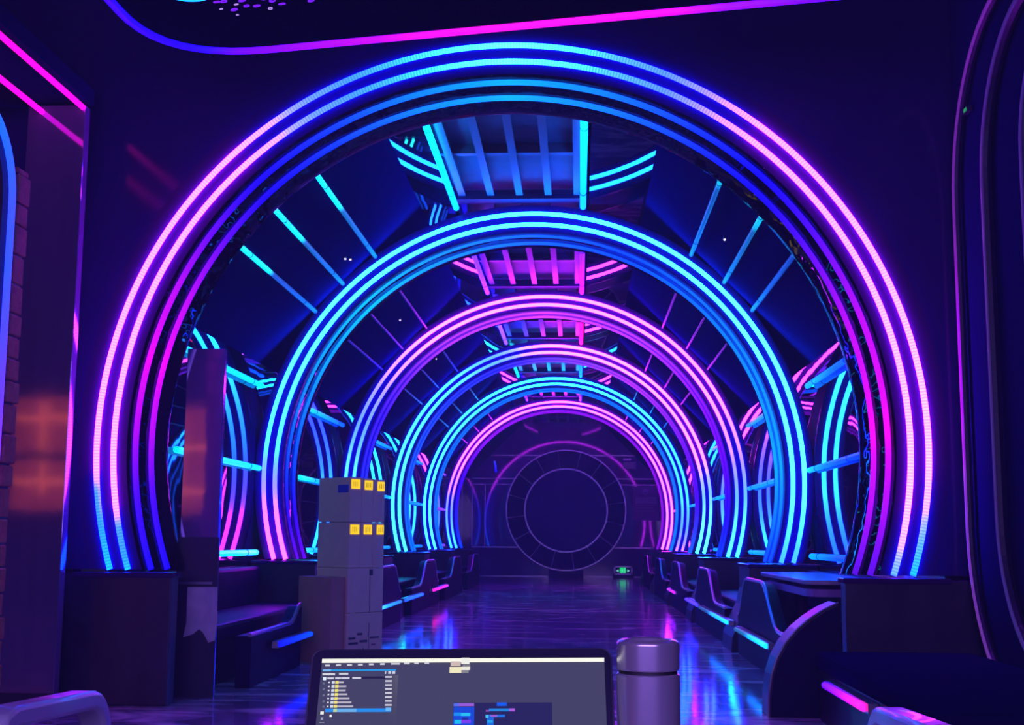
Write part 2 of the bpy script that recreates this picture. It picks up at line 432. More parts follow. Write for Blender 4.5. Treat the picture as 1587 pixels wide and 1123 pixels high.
for k in range(6):
    D = D1 + k * STEP
    t = thing('led_arch', W(0, D, ZP), ADESC[k], 'arch', 'LED arches of the tunnel')
    N = 160
    # outer rib: ring with flat front face, body behind
    def ring(profile, name, m):
        rings = []
        for i in range(N + 1):
            rg = []
            for r, d in profile:
                e = math.asin(-ZP / r); a = math.pi + e - (math.pi + 2 * e) * i / N
                rg.append(W(r * math.cos(a), D + d, r * math.sin(a)))
            rings.append(rg)
        return MB().loft(rings).build(name, m, t, smooth=True)
    if k == 0:
        ring([(1.048, 0), (0.926, 0), (0.926, 0.02), (1.048, 0.02)], 'front_rib', MT['rib'])
        ring([(0.926, 0.0), (0.866, 0.10), (0.866, 0.13), (0.94, 0.13)], 'reveal', MT['wavyfoil'])
    else:
        ring([(1.034, 0), (0.929, 0), (0.929, 0.02), (1.034, 0.02)], 'front_rib', MT['rib'])
        ring([(0.95, 0.012), (0.929, 0.012), (0.929, 0.25), (0.95, 0.25)], 'soffit', MT['foil'])
        ring([(0.95, 0.02), (0.95, 0.24), (1.03, 0.24), (1.03, 0.02)], 'core', MT['dark'])
        ring([(1.03, 0.24), (0.929, 0.24), (0.929, 0.26), (1.03, 0.26)], 'back_rib', MT['rib'])
    hw = 0.0072 * R if k == 0 else (0.0082 * R if k < 3 else 0.0092 * R)
    nd = 132
    hi_ = R * (0.0078 if k == 0 else 0.0064)
    backs = ((1.0, 0.262, OUT[k], 30.0, 0.8, 'back_led_strip', hw * 0.8), (0.958, 0.262, INN[k], 8.0, 0.8, 'back_led_strip', hw * 0.8)) if k == 5 else ()
    for r, d, st, boost, gain, nm, h_ in ((1.0, -0.002, OUT[k], 42.0, 1.0, 'led_strip', hw), (0.958, -0.002, OUT2[k], 42.0, 1.0, 'led_strip', hw),
                                (0.911 if k == 0 else 0.9262, 0.018 if k == 0 else 0.05, INN[k], 2.0, 0.95, 'soffit_led_strip', hi_), (0.887 if k == 0 else 0.923, 0.063 if k == 0 else 0.16, INN[k], 2.0, 0.95, 'soffit_led_strip', hi_)) + backs:
        dots = int(2 * math.pi * r * R * 0.6 / 0.021) if (k == 0 and r > 0.95 and d < 0) else 0
        led_path(nm, arc_pts(r, D + d, 620 if dots else nd), h_, t, st, boost, gain, 6, dots)

# ------------------------------------------------------------------ LED bars between the arches
def bar(p, q, stops, label, boost=2.5, gain=1.0, half=0.009, clips=True, group='LED bars running along the tunnel'):
    t = thing('led_bar', p, label, 'light bar', group)
    p, q = Vector(p), Vector(q); n = 24
    led_path('tube', [p + (q - p) * (i / n) for i in range(n + 1)], half * R, t, stops, boost, gain, 8)
    if clips:
        for f in (0.3, 0.85):
            c = p + (q - p) * f
            MB().tube([c + (q - p).normalized() * -0.006, c + (q - p).normalized() * 0.006], half * R * 1.15, 8).build('clip', MT['dark'], t)
    return t
CY = (0, 255, 240); CB = (0, 160, 255); BL = (0, 40, 255); DB = (0, 70, 170); MG = (255, 0, 230); VI = (150, 40, 255); AQ = (0, 235, 255)
CEIL = {0: ([(0, CY), (1, (0, 230, 255))], [(0, CY), (1, (0, 200, 255))], 'aqua'), 1: ([(0, (90, 60, 255)), (1, (190, 70, 255))], [(0, (110, 50, 255)), (.5, (200, 30, 240)), (1, (220, 20, 255))], 'violet'),
        2: ([(0, (190, 110, 255)), (1, (180, 100, 255))], [(0, MG), (1, (255, 0, 180))], 'magenta'), 3: ([(0, CY), (1, (0, 220, 220))], [(0, (0, 180, 255)), (1, CB)], 'aqua'),
        4: ([(0, (40, 60, 255)), (1, (40, 60, 255))], [(0, (110, 60, 255)), (1, (110, 60, 255))], 'violet')}
WALL = {0: ([(0, AQ), (1, AQ)], [(0, (0, 40, 255)), (.5, (0, 90, 255)), (1, (0, 190, 255))], 'cyan', 'blue'),
        1: ([(0, CY), (.5, (0, 180, 255)), (1, (0, 90, 255))], [(0, CB), (1, CB)], 'aqua', 'cyan'),
        2: ([(0, (0, 180, 255)), (1, (0, 120, 255))], [(0, (0, 200, 255)), (1, CB)], 'blue', 'cyan'),
        3: ([(0, (0, 170, 255)), (1, (0, 120, 255))], [(0, (60, 200, 255)), (1, (0, 160, 255))], 'blue', 'cyan'),
        4: ([(0, (180, 60, 255)), (1, (150, 60, 255))], [(0, (180, 60, 255)), (1, (120, 100, 255))], 'violet', 'violet')}
for k in range(5):
    d0 = D1 + k * STEP + 0.27; d1 = D1 + (k + 1) * STEP - 0.005
    bay = 'between %s and %s arch' % (ORD[k], ORD[k + 1])
    for s_, x, st in ((-1, -0.285, CEIL[k][0]), (1, 0.192, CEIL[k][1])):
        bar(W(x, d0, 1.008), W(x, d1 - 0.06, 1.008), st, '%s LED bar along %s edge of ceiling recess, %s' % (CEIL[k][2], 'left' if s_ < 0 else 'right', bay), 24.0, 1.0, 0.0115)
    for s_ in (-1, 1):
        side = 'left' if s_ < 0 else 'right'
        for j, (x, z, wd) in enumerate(((0.598, 0.836, 'upper'), (0.720, 0.731, 'middle'), (0.822, 0.624, 'lower'))):
            f = 0.47 if s_ < 0 else (0.37 if j == 1 else 0.30)
            if k == 0:
                lit = (0, 245, 245) if s_ < 0 else (0, 200, 230)
                dim = ((0, 95, 150), (0, 85, 150), (0, 60, 150))[j] if s_ < 0 else ((0, 75, 150), (0, 80, 135), (0, 35, 140))[j]
                st = [(0, lit), (f, lit), (f + 0.03, dim), (1, dim)]; wd2 = 'cyan'
                hf = 0.0085
            else:
                dim = (0, 20, 100) if k == 1 else ((30, 10, 80) if k == 2 else (14, 18, 75))
                st = [(0, dim), (1, dim)]; wd2 = 'dim blue'; hf = 0.005
            bar(W(s_ * x, d0, z), W(s_ * x, d1, z), st, '%s LED bar, %s of three on %s slope, %s' % (wd2, wd, side, bay), 2.0, 1.0, hf, clips=(k == 0))
        for z, wd in ((0.34, 'upper'), (0.03, 'middle'), (-0.281, 'lower')):
            st = WALL[k][0] if s_ < 0 else WALL[k][1]
            bar(W(s_ * 1.018, d0 + (0.4 if k == 0 else 0.42), z), W(s_ * 1.018, d1, z), st, '%s LED bar, %s of three on %s wall, %s' % (WALL[k][2 if s_ < 0 else 3], wd, side, bay), 2.0, 1.0, 0.0105 if k < 2 else 0.010)

# pin-point white lamps on the slopes
for n_, (px, py, k, lb) in enumerate(((535, 401, 0, 'left of a pair of tiny white lamps on the left slope'), (543, 402, 0, 'right of a pair of tiny white lamps on the left slope'),
                      (620, 496, 1, 'single tiny white lamp on left slope beyond the second arch'), (1123, 371, 0, 'single tiny white lamp on right slope beyond the first arch'),
                      (676, 556, 2, 'single tiny white lamp on left slope beyond the third arch'), (743, 127, -1, 'tiny white lamp under the crown of the nearest arch'))):
    if k >= 0:
        # meet the slope plane  |X| + z = AP + CH
        sgn = -1 if px < 890 else 1
        nrm = Vector((sgn, 0, 1)); d = (px - 793.5) / F_PX * rgt - (py - 561.5) / F_PX * upv + fwd
        c0 = (AP + CH) * R + FZ * R
        tt = (c0 - CAM.dot(nrm)) / d.dot(nrm); p = CAM + d * (tt * 0.992)
    else:
        p = pixD(px, py, D1 + 0.02)
    t = thing('pin_lamp', p, lb, 'lamp', 'pin-point lamps')
    MB().lathe([(0.001, -0.013), (0.010, -0.008), (0.013, 0), (0.010, 0.008), (0.001, 0.013)], p, 12).build('bulb', emit((255, 250, 255), 0.5), t, smooth=True)
    MB().lathe([(0.011, 0.006), (0.011, 0.03)], p, 12).build('housing', MT['dark'], t, smooth=True)

# ------------------------------------------------------------------ plinths, parapets, seats and floor-level strips
SIDE = {-1: 'left', 1: 'right'}
for k in range(6):
    D = D1 + k * STEP
    for s_ in (-1, 1):
        t = thing('plinth', W(s_ * 0.93, D, ZF), 'dark marbled plinth carrying the %s foot of the %s arch' % (SIDE[s_], ORD[k]), 'plinth', 'arch plinths')
        xi = 0.79
        prof = [(xi, ZP - 0.01), (1.03, ZP - 0.01), (1.03, ZF), (xi - 0.07, ZF), (xi - 0.065, ZF + 0.05), (xi - 0.045, ZF + 0.10), (xi - 0.015, ZF + 0.16), (xi, ZF + 0.22)]
        if k == 0: prof = [(xi, ZP - 0.01), (1.09 if s_ > 0 else 1.14, ZP - 0.01), (1.09 if s_ > 0 else 1.14, ZF), (xi, ZF)]
        dn, df = D - 0.035, D + 0.27
        if k == 0: df = D + 0.02
        MB().prism([W(s_ * x, dn, z) for x, z in prof], (0, (df - dn) * R, 0)).build('body', MT['plinth'], t, bevel=0.008)
        MB().box(W(s_ * (xi - 0.006), dn - 0.008, ZP - 0.018), W(s_ * 1.03, df + 0.006, ZP - 0.006)).build('cap', MT['rib'], t, bevel=0.006)
def parapet(s_, x, prof, label, edge=True):
    """low side wall along the aisle; prof = (D, z) along its top edge"""
    p = thing('booth_side_panel', W(s_ * x, prof[0][0], ZF), label, 'panel', 'booth side panels')
    th = 0.04 * s_
    pts = [W(s_ * x, d, z) for d, z in prof] + [W(s_ * x, prof[-1][0], ZF), W(s_ * x, prof[0][0], ZF)]
    MB().prism(pts, (th * R, 0, 0)).build('body', MT['leather'], p, bevel=0.006)
    if edge:
        path = [W(s_ * x + th * 0.1, d, z + 0.002) for d, z in prof]
        MB().tube(path, 0.006 * R, 8).build('edge_piping', MT['edge'], p, smooth=True)
    return p
LOW = ZF + 0.135
def dip(d0, d1, z0, z1, n=10, bulge=1.0):
    """smooth run between two heights"""
    return [(d0 + (d1 - d0) * i / n, z0 + (z1 - z0) * (0.5 - 0.5 * math.cos(math.pi * i / n)) if bulge == 1.0 else z0 + (z1 - z0) * (i / n) ** bulge) for i in range(n + 1)]
HI = -0.355
# quarter-round wing at the right foot of the first arch, facing the hall
wd = 2.97
t = thing('booth_wing', W(0.72, wd, ZF), 'dark quarter-round booth wing beside the right foot of the nearest arch', 'panel')
crv = [pixD(x, y, wd) for x, y in ((1299, 934), (1277, 944), (1255, 958), (1235, 975), (1217, 996), (1204, 1020), (1196, 1046), (1192, 1075))]
foot = Vector((crv[-1].x - 0.005, crv[-1].y, 0))
pts = [Vector((v.x, W(0, wd, 0).y, v.z)) for v in crv] + [Vector((foot.x, W(0, wd, 0).y, 0)), Vector((crv[0].x, W(0, wd, 0).y, 0))]
MB().prism(pts, (0, 0.11 * R, 0)).build('body', MT['plinth'], t, bevel=0.006)
MB().prism([p + Vector((0.012 if i_ < len(pts) - 1 else 0, -0.004, -0.012 if i_ < 8 else 0)) for i_, p in enumerate(pts)], (0, 0.004, 0)).build('front_upholstery', MT['leather'], t)
MB().tube([p + Vector((0, -0.006, 0)) for p in pts[:-1]], 0.008, 8).build('edge_piping', MT['edge'], t, smooth=True)
t = thing('bench', W(0.9, 1.95, ZF), 'low dark bench along the right wall in front of the nearest arch', 'bench', 'benches in the booths')
MB().box(W(0.71, 1.9, ZF), W(1.05, 2.93, ZF + 0.11)).build('base', MT['plinth'], t)
MB().box(W(0.70, 1.9, ZF + 0.11), W(1.05, 2.93, ZF + 0.15)).build('seat', MT['wallnavy'], t, bevel=0.03)
for k in range(5):
    D = D1 + k * STEP
    for s_ in (-1, 1):
        prof = [(D + 0.30, LOW), (D + 0.62, LOW)] + dip(D + 0.64, D + 0.98, LOW, HI, 10)[1:] + [(D + 1.30, HI)] + dip(D + 1.32, D + 1.55, HI, LOW, 8)[1:]
        if k == 0 and s_ < 0: prof = [(D + 0.34, LOW), (D + 0.80, LOW)] + dip(D + 0.82, D + 0.96, LOW, LOW + 0.05, 6)[1:]
        parapet(s_, 0.735 if s_ > 0 else 0.69, prof, 'dark curved booth panel on the %s between %s and %s arch' % (SIDE[s_], ORD[k], ORD[k + 1]))
        # bench behind it
        b = thing('bench', W(s_ * 0.9, D + 0.3, ZF), 'dark padded bench by %s wall between %s and %s arch' % (SIDE[s_], ORD[k], ORD[k + 1]), 'bench', 'benches in the booths')
        nar = 0.145 if (k == 0 and s_ > 0) else 0.0
        MB().box(W(s_ * (0.80 + nar), D + 0.36, ZF), W(s_ * 1.03, D + 1.62, ZF + 0.11)).build('base', MT['dark'], b)
        MB().box(W(s_ * (0.79 + nar), D + 0.36, ZF + 0.11), W(s_ * 0.99, D + 1.62, ZF + 0.16)).build('seat', MT['leather'], b, bevel=0.03)
        MB().box(W(s_ * 0.99, D + 0.36, ZF + 0.11), W(s_ * 1.03, D + 1.62, ZF + 0.29)).build('backrest', MT['leather'], b, bevel=0.03)
# lit stretches low along the panels
def floor_strip(s_, x, da, db, stops, label):
    z = ZF + 0.097
    p, q = W(s_ * x, da, z), W(s_ * x, db, z)
    t = thing('floor_led_strip', p, label, 'light strip', 'LED strips low along the booths')
    n = 10; led_path('tube', [p + (q - p) * i / n for i in range(n + 1)], 0.0072 * R, t, stops, 5.0, 1.0, 8)
    a, b = W(s_ * (x + 0.004), da - 0.02, z - 0.009), W(s_ * (x + 0.022), db + 0.02, z + 0.009)
    MB().box(a, b).build('channel', MT['edge'], t)
floor_strip(1, 0.686, 2.38, 2.74, [(0, (255, 40, 220)), (.5, (210, 0, 255)), (1, (130, 0, 255))], 'magenta LED strip low on the nearest right bench, before the arches')
floor_strip(1, 0.706, 3.72, 4.42, [(0, (20, 240, 255)), (.5, (0, 210, 255)), (.55, (0, 110, 150)), (1, (0, 100, 140))], 'cyan LED strip low on right, between first and second arch')
floor_strip(1, 0.716, 4.76, 5.82, [(0, (30, 230, 255)), (.5, (0, 200, 255)), (.55, (0, 90, 150)), (1, (0, 80, 140))], 'cyan LED strip low on right, just beyond the second arch')
floor_strip(1, 0.722, 6.02, 6.62, [(0, (90, 80, 255)), (1, (110, 60, 255))], 'violet LED strip low on right, beside the third arch')
floor_strip(1, 0.722, 7.42, 7.95, [(0, (230, 40, 255)), (1, (200, 60, 230))], 'magenta LED strip low on right, beyond the third arch')
floor_strip(-1, 0.658, 3.60, 4.0, [(0, (0, 30, 255)), (1, (0, 90, 255))], 'blue LED strip low on left, beside the carton stack')
floor_strip(-1, 0.668, 5.46, 6.1, [(0, (120, 240, 255)), (.3, (0, 190, 255)), (1, (0, 120, 220))], 'cyan LED strip low on left, just beyond the cartons')
floor_strip(-1, 0.664, 6.24, 6.92, [(0, (20, 120, 255)), (1, (0, 130, 255))], 'blue LED strip low on left, beyond the third arch')
floor_strip(-1, 0.666, 7.46, 8.25, [(0, (255, 40, 230)), (1, (230, 60, 255))], 'magenta LED strip low on left, near the fourth arch')

# booth table on the right
t = thing('booth_table', W(0.93, 4.0, ZF), 'glossy dark-topped booth table in the right booth beyond the nearest arch', 'table')
def rrect(x0, x1, d0, d1, z, rad, n=6):
    out = []
    for cx, cy, a0 in ((x1 - rad, d1 - rad, 0), (x0 + rad, d1 - rad, 90), (x0 + rad, d0 + rad, 180), (x1 - rad, d0 + rad, 270)):
        for i in range(n + 1):
            a = math.radians(a0 + 90 * i / n); out.append(W(cx + rad * math.cos(a), cy + rad * math.sin(a), z))
    return out
MB().prism(rrect(0.78, 0.985, 3.46, 4.38, -0.342, 0.06), (0, 0, 0.012 * R)).build('tabletop', MT['shell'], t, bevel=0.006)
MB().prism(rrect(0.79, 0.975, 3.5, 4.33, -0.375, 0.05), (0, 0, 0.02 * R)).build('under_frame', MT['board'], t)
c = W(0.857, 4.0, 0); MB().lathe([(0.2, 0.0), (0.2, 0.02), (0.05, 0.05), (0.05, (FZ - 0.375) * R)], (c.x, c.y, 0), 24).build('pedestal', MT['rib'], t, smooth=True)

# ------------------------------------------------------------------ left of the hall: pier, bars, blue frame, brick column
t = thing('mirror_pier', W(-1.085, 2.9, ZF), 'bronze mirror-faced pier left of the nearest arch, with warm reflections', 'pier')
MB().box(W(-1.155, 2.9, ZF), W(-1.014, 2.93, 0.805)).build('body', MT['pier'], t, bevel=0.004)
MB().box(W(-1.157, 2.894, ZF), W(-1.012, 2.9, ZF + 0.04)).build('kick_plate', MT['dark'], t)
PK = [(0, (255, 0, 210)), (1, (255, 10, 235))]
bar(W(-1.018, 1.9, 0.797), W(-1.018, 2.895, 0.797), PK, 'magenta LED bar under the bulkhead, ending at the bronze pier corner', 5.0, 1.0, 0.0065, False, 'magenta bars under the bulkhead')
bar(W(-1.118, 1.9, 0.787), W(-1.118, 2.895, 0.787), PK, 'magenta LED bar under the bulkhead, running into the bronze pier face', 5.0, 1.0, 0.0065, False, 'magenta bars under the bulkhead')
def rounded_loop(X, d0, d1, z0, z1, rad, n=10):
    out = []
    for cd_, cz_, a0 in ((d1 - rad, z1 - rad, 0), (d0 + rad, z1 - rad, 90), (d0 + rad, z0 + rad, 180), (d1 - rad, z0 + rad, 270)):
        for i in range(n + 1):
            a = math.radians(a0 + 90 * i / n); out.append(W(X, cd_ + rad * math.cos(a), cz_ + rad * math.sin(a)))
    return out
lp = rounded_loop(-0.95, 1.5, 2.405, -0.56, 0.60, 0.17)
t = thing('rounded_light', W(-0.95, 2.0, ZF), 'rounded blue LED loop at the left edge of the picture', 'light loop')
dense = []
for a, b in zip(lp, lp[1:] + lp[:1]):
    for i in range(6): dense.append(a + (b - a) * i / 6)
led_path('tube', dense, 0.0072 * R, t, [(0, (60, 90, 255)), (.07, (0, 130, 255)), (.3, (0, 140, 255)), (.72, (230, 40, 255)), (.86, (200, 60, 255)), (.93, (110, 60, 255)), (1, (50, 90, 255))], 2.0, 1.0, 10, 0, True)
fr = rounded_loop(-0.955, 1.49, 2.415, -0.57, 0.61, 0.18); fr2 = rounded_loop(-0.955, 1.53, 2.375, -0.53, 0.57, 0.14)
mb = MB(); rings = []
for a, b in zip(fr, fr2): rings.append([a, b, b + Vector((-0.06, 0, 0)), a + Vector((-0.06, 0, 0))])
mb.loft(rings, closed=True).build('mount', MT['dark'], t)
bx1 = pixD(29, 300, 2.43).x / R
t = thing('brick_column', W(bx1 - 0.04, 2.53, ZF), 'slim column of stacked orange bricks behind the blue LED loop', 'column')
z = ZF
while z < 0.50:
    h = random.choice((0.045, 0.05, 0.06)); xo = random.uniform(-0.004, 0.004)
    MB().box(W(bx1 - 0.045 + xo, 2.43, z + 0.004), W(bx1 + xo, 2.48, min(z + h, 0.51))).build('brick', MT['brick'], t, bevel=0.008)
    z += h
MB().box(W(bx1 - 0.04, 2.435, ZF), W(bx1 - 0.006, 2.475, 0.51)).build('mortar_core', MT['dark'], t)
# warm doorway on the rear wall, seen mirrored in the piers
t = thing('warm_doorway', W(-2.5, -1.0, ZF), 'orange-lit glazed doorway in the rear wall, mirrored in the piers', 'doorway')
MB().box(W(-2.95, -0.998, -0.1), W(-1.95, -0.99, 0.55)).build('glass', emit((240, 95, 60), 0.4), t)
for x0, x1, z0, z1 in ((-2.98, -2.92, -0.14, 0.58), (-1.98, -1.92, -0.14, 0.58), (-2.98, -1.92, 0.53, 0.58), (-2.98, -1.92, -0.14, -0.08), (-2.5, -2.44, -0.1, 0.55), (-2.95, -2.45, 0.18, 0.22)):
    MB().box(W(x0, -0.992, z0), W(x1, -0.97, z1)).build('door_frame', MT['dark'], t)

for x0, x1, z0, z1 in ((-2.9, -2.5, 0.40, 0.43), (-2.9, -2.5, 0.05, 0.08), (-2.44, -1.98, 0.28, 0.31), (-2.44, -1.98, 0.02, 0.05), (-2.75, -2.72, 0.0, 0.5), (-2.2, -2.17, -0.05, 0.45)):
    MB().box(W(x0, -0.988, z0), W(x1, -0.975, z1)).build('lit_batten', emit((255, 185, 90), 4.0), t)

# second pier inside the first bay, left
t = thing('mirror_pier', W(-0.82, 3.2, ZF), 'slim bronze mirror pier inside the tunnel, left, with pale film below', 'pier')
p0 = pixD(291, 540, 3.2); p1 = pixD(349, 540, 3.2)
MB().box((p0.x, p0.y, 0), (p1.x, p1.y + 0.06, p0.z)).build('body', MT['pier'], t, bevel=0.004)
zz = lambda y: pixD(320, y, 3.2).z
MB().box((p0.x - 0.01, p0.y - 0.012, 0.0), (p1.x + 0.01, p0.y - 0.002, zz(832))).build('dark_wrap', MT['dark'], t)
fy = p0.y - 0.016
pl = [(292, 909), (338, 909), (338, 960), (334, 992), (324, 995), (316, 980), (310, 974), (300, 982), (285, 987), (290, 965)]
q = [pixD(x, y, 3.2) for x, y in pl]
MB().prism([(v.x, fy, v.z) for v in q], (0, -0.004, 0)).build('torn_film', MT['film'], t)
MB().box((p0.x - 0.01, fy - 0.02, zz(905)), (p1.x - 0.02, fy, zz(901))).build('film_rail', MT['edge'], t)

# right wall LED frames
def wall_frame(dr, zt, rad, stops, label, gain, half):
    lp = rounded_loop(XR - 0.018, 1.3 + (3.0 - dr), dr, -0.66 + (3.0 - dr) * 0.4 + 0.08, zt, rad, 12)
    t = thing('rounded_light', W(XR - 0.01, dr, ZF), label, 'light loop', 'rounded frames on the right wall')
    de = []
    for a, b in zip(lp, lp[1:] + lp[:1]):
        for i in range(8): de.append(a + (b - a) * i / 8)
    led_path('tube', de, half * R, t, stops, 1.0, gain, 10, 0, True)
    MB().tube([v + Vector((0.012, 0, 0)) for v in de], half * 1.35 * R, 8, True).build('channel', MT['dark'], t)
wall_frame(3.002, 0.945, 0.38, [(0, (95, 30, 140)), (.5, (90, 40, 150)), (.82, (95, 45, 140)), (.90, (120, 50, 180)), (.94, (180, 0, 250)), (.97, (160, 10, 230)), (1, (110, 30, 150))], 'outer magenta rounded LED loop on right wall beside the nearest arch', 0.9, 0.007)  # brighter magenta stretch paints the arch's reflected glow into the loop colour
wall_frame(2.785, 0.875, 0.32, [(0, (42, 26, 100)), (1, (48, 32, 105))], 'middle dim violet rounded LED loop on the right wall', 0.8, 0.009)
wall_frame(2.535, 0.80, 0.25, [(0, (40, 24, 95)), (1, (40, 24, 95))], 'inner dim violet rounded LED loop at the right edge', 0.8, 0.009)
p = pixX(1498, 171, XR - 0.012)
t = thing('green_reflection', p, 'tiny green glow high on the right wall, standing in for a reflection', 'sign')  # green reflection built as a small self-lit box
MB().box(p + Vector((-0.012, -0.05, -0.018)), p + Vector((0.02, 0.05, 0.018))).build('housing', MT['dark'], t)
MB().box(p + Vector((-0.016, -0.035, -0.012)), p + Vector((-0.012, 0.015, 0.01))).build('lit_face', emit((30, 150, 80), 0.0), t)

# ------------------------------------------------------------------ hanging ceiling raft with LED outline
def round_poly(pts, rad, n=10):
    out = []; m = len(pts); P = [Vector(p) for p in pts]
    for i in range(m):
        a, b, c = P[i - 1], P[i], P[(i + 1) % m]
        u = (a - b).normalized(); v = (c - b).normalized()
        for k in range(n + 1):
            s0 = k / n; p = b + u * rad * (1 - s0) ** 2 + v * rad * s0 ** 2
            out.append(p)
    return out
t = thing('ceiling_raft', W(0, 2.0, 0.80), 'dark hanging ceiling raft outlined by a blue-to-magenta LED', 'ceiling panel')
RAFT = [(-0.726, 2.600), (0.95, 2.271), (0.85, 1.2), (-0.74, 1.5)]
edge = [W(p.x, p.y, 0.80) for p in round_poly([(x, y, 0) for x, y in RAFT], 0.26)]
body = [W(p.x * 1.015, 2.0 + (p.y - 2.0) * 1.02, 0.803) for p in round_poly([(x, y, 0) for x, y in RAFT], 0.26)]
MB().prism(body, (0, 0, 0.06 * R)).build('body', MT['raft'], t)
de = []
for a, b in zip(edge, edge[1:] + edge[:1]):
    for i in range(5): de.append(a + (b - a) * i / 5)
nde = len(de)
o = led_path('led_outline', de, 0.009 * R, t, [(0, (40, 0, 255)), (1, (40, 0, 255))], 2.0, 1.0, 8, 0, True)
cs = []
for v in de:
    X = v.x / R; Dv = v.y / R + D1
    if X < -0.62: c = (35, 0, 255)
    elif X < -0.3: c = ramp([(-0.62, (35, 0, 255)), (-0.55, (110, 0, 255)), (-0.3, (200, 0, 255))], X)
    else: c = ramp([(-0.3, (200, 0, 255)), (0.0, (255, 20, 235)), (0.3, (255, 10, 250)), (0.55, (130, 0, 255)), (0.7, (90, 0, 255))], X)
    cs += [hot(c, 2.0)] * 8
at = o.data.color_attributes['led']; at.data.foreach_set('color', [x for c in cs for x in (c[0], c[1], c[2], 1.0)])
# cyan ring lamp and crystal drops under the raft
c = pixZ(292, -11, 0.79)
t = thing('ring_lamp', c, 'cyan ring lamp under the raft at the top left edge', 'lamp')
pth = [c + Vector((0.085 * math.cos(a) * 1.3, 0.085 * math.sin(a), 0)) for a in [2 * math.pi * i / 32 for i in range(32)]]
led_path('tube', pth, 0.012, t, [(0, (0, 215, 255)), (1, (0, 215, 255))], 2.0, 1.0, 8, 0, True)
MB().lathe([(0.02, 0.0), (0.02, 0.04)], c, 12).build('mount', MT['dark'], t)
c = pixZ(390, 5, 0.785)
t = thing('crystal_cluster', c, 'cluster of small violet-lit crystal drops under the raft', 'ornament')
for px, py, r_ in ((336, 3, 1.2), (347, 2, 1.1), (363, 15, 1.2), (366, 7, .8), (382, 9, 1.0), (375, 1, 1.2), (398, 9, 1.2), (419, 13, .8), (422, 1, 1.1), (437, 6, 1.2), (482, 1, 1.1), (343, 14, .6), (368, 23, .5), (352, -4, 1.2), (392, -5, 1.2), (408, -3, 1.2), (440, -6, 1), (465, -4, 1)):
    p = pixZ(px, py, 0.785); a = random.uniform(0, 3)
    pth = [p + 0.009 * r_ * Vector((math.cos(u) * 1.5, math.sin(u), 0.3 * math.sin(u + a))) for u in [2 * math.pi * i / 12 for i in range(12)]]
    MB().tube(pth, 0.0035 * r_, 6, True).build('crystal_drop', emit((130, 30, 255) if r_ > 0.9 else (190, 150, 240), 0.3), t, smooth=True)

# ------------------------------------------------------------------ cartons
CO = W(0, 4.1, 0); corner = pixD(543, 740, 4.1); ax = math.radians(50)
ex = Vector((math.cos(ax), math.sin(ax), 0)); ey = Vector((-math.sin(ax), math.cos(ax), 0))
base = Vector((corner.x, corner.y, 0)); LW, LD = 0.42, 0.45
top_z = pixD(543, 738, 4.1).z
zl = [0.0, top_z - 0.82 - 0.40, top_z - 0.82, top_z - 0.41, top_z]
def carton(o, lx, ly, h, m, name, label, group, extras=None):
    t = thing(name, o, label, 'carton', group)
    MB().frame_box(o, ex * lx, ey * ly, Vector((0, 0, h))).build('box', m, t, bevel=0.004)
    def dec(face, u0, u1, v0, v1, mm, nm):
        if face == 'R': a = o + ex * u0 - ey * 0.002; MB().frame_box(a + Vector((0, 0, v0)), ex * (u1 - u0), -ey * 0.002, Vector((0, 0, v1 - v0))).build(nm, mm, t)
        else: a = o + ey * u0 - ex * 0.002; MB().frame_box(a + Vector((0, 0, v0)), ey * (u1 - u0), -ex * 0.002, Vector((0, 0, v1 - v0))).build(nm, mm, t)
    if extras: extras(dec)
    return t
wn = ['left', 'middle', 'right']
for tier in (3, 2):
    for j in range(3):
        w_ = LW / 3
        o = base + ex * (j * w_ + 0.002) + Vector((0, 0, zl[tier] + 0.001))
        h = 0.41 - 0.004 - (0.006 * j if tier == 3 else 0)
        def ext(dec, j=j, tier=tier, h=h):
            x0 = (0.01, 0.03, 0.045)[j]; x1 = (0.115, 0.125, 0.13)[j]
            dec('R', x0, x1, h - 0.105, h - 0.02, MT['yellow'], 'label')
            for q in range(3): dec('R', x0 + 0.02 + q * 0.022, x0 + 0.03 + q * 0.022, h - 0.085, h - 0.04, MT['yellowink'], 'label_mark')
            if j == 2:
                for q in range(6): dec('R', 0.07, 0.088, h - 0.15 - q * 0.035, h - 0.14 - q * 0.035, MT['paleprint'], 'dot')
            if j == 0:
                dec('L', 0.05, 0.16, 0.0, 0.0001, MT['carton'], 'seam') if False else None
                if tier == 3: dec('L', 0.02, 0.17, h - 0.14, h - 0.07, MT['blueprint'], 'blue_sticker')
                if tier == 2:
                    for q in (0.30, 0.41): dec('L', q, q + 0.03, h - 0.012, h - 0.004, MT['paleprint'], 'staple')
        carton(o, w_ - 0.004, LD, h, MT['carton'], 'carton', 'slim carton with yellow label, %s of three in the %s tier' % (wn[j], 'top' if tier == 3 else 'second'), 'slim cartons', ext)
def ext_low(dec):
    for (u0, u1, v0, v1) in ((0.02, 0.10, 0.20, 0.22), (0.12, 0.18, 0.235, 0.255), (0.02, 0.13, 0.155, 0.175), (0.15, 0.24, 0.17, 0.19), (0.27, 0.38, 0.20, 0.215), (0.03, 0.07, 0.10, 0.11), (0.04, 0.08, 0.08, 0.085), (0.15, 0.155, 0.09, 0.12), (0.19, 0.2, 0.09, 0.12), (0.29, 0.34, 0.14, 0.15)):
        dec('R', u0, u1, v0, v1, MT['print'], 'print')
    dec('R', 0.255, 0.262, 0.0, 0.34, MT['tape'], 'seam')
def ext_mid(dec):
    dec('R', 0.25, 0.29, 0.33, 0.385, MT['print'], 'dark_patch')  # small dark patch near the carton's top edge
    dec('R', 0.255, 0.262, 0.0, 0.33, MT['tape'], 'seam')
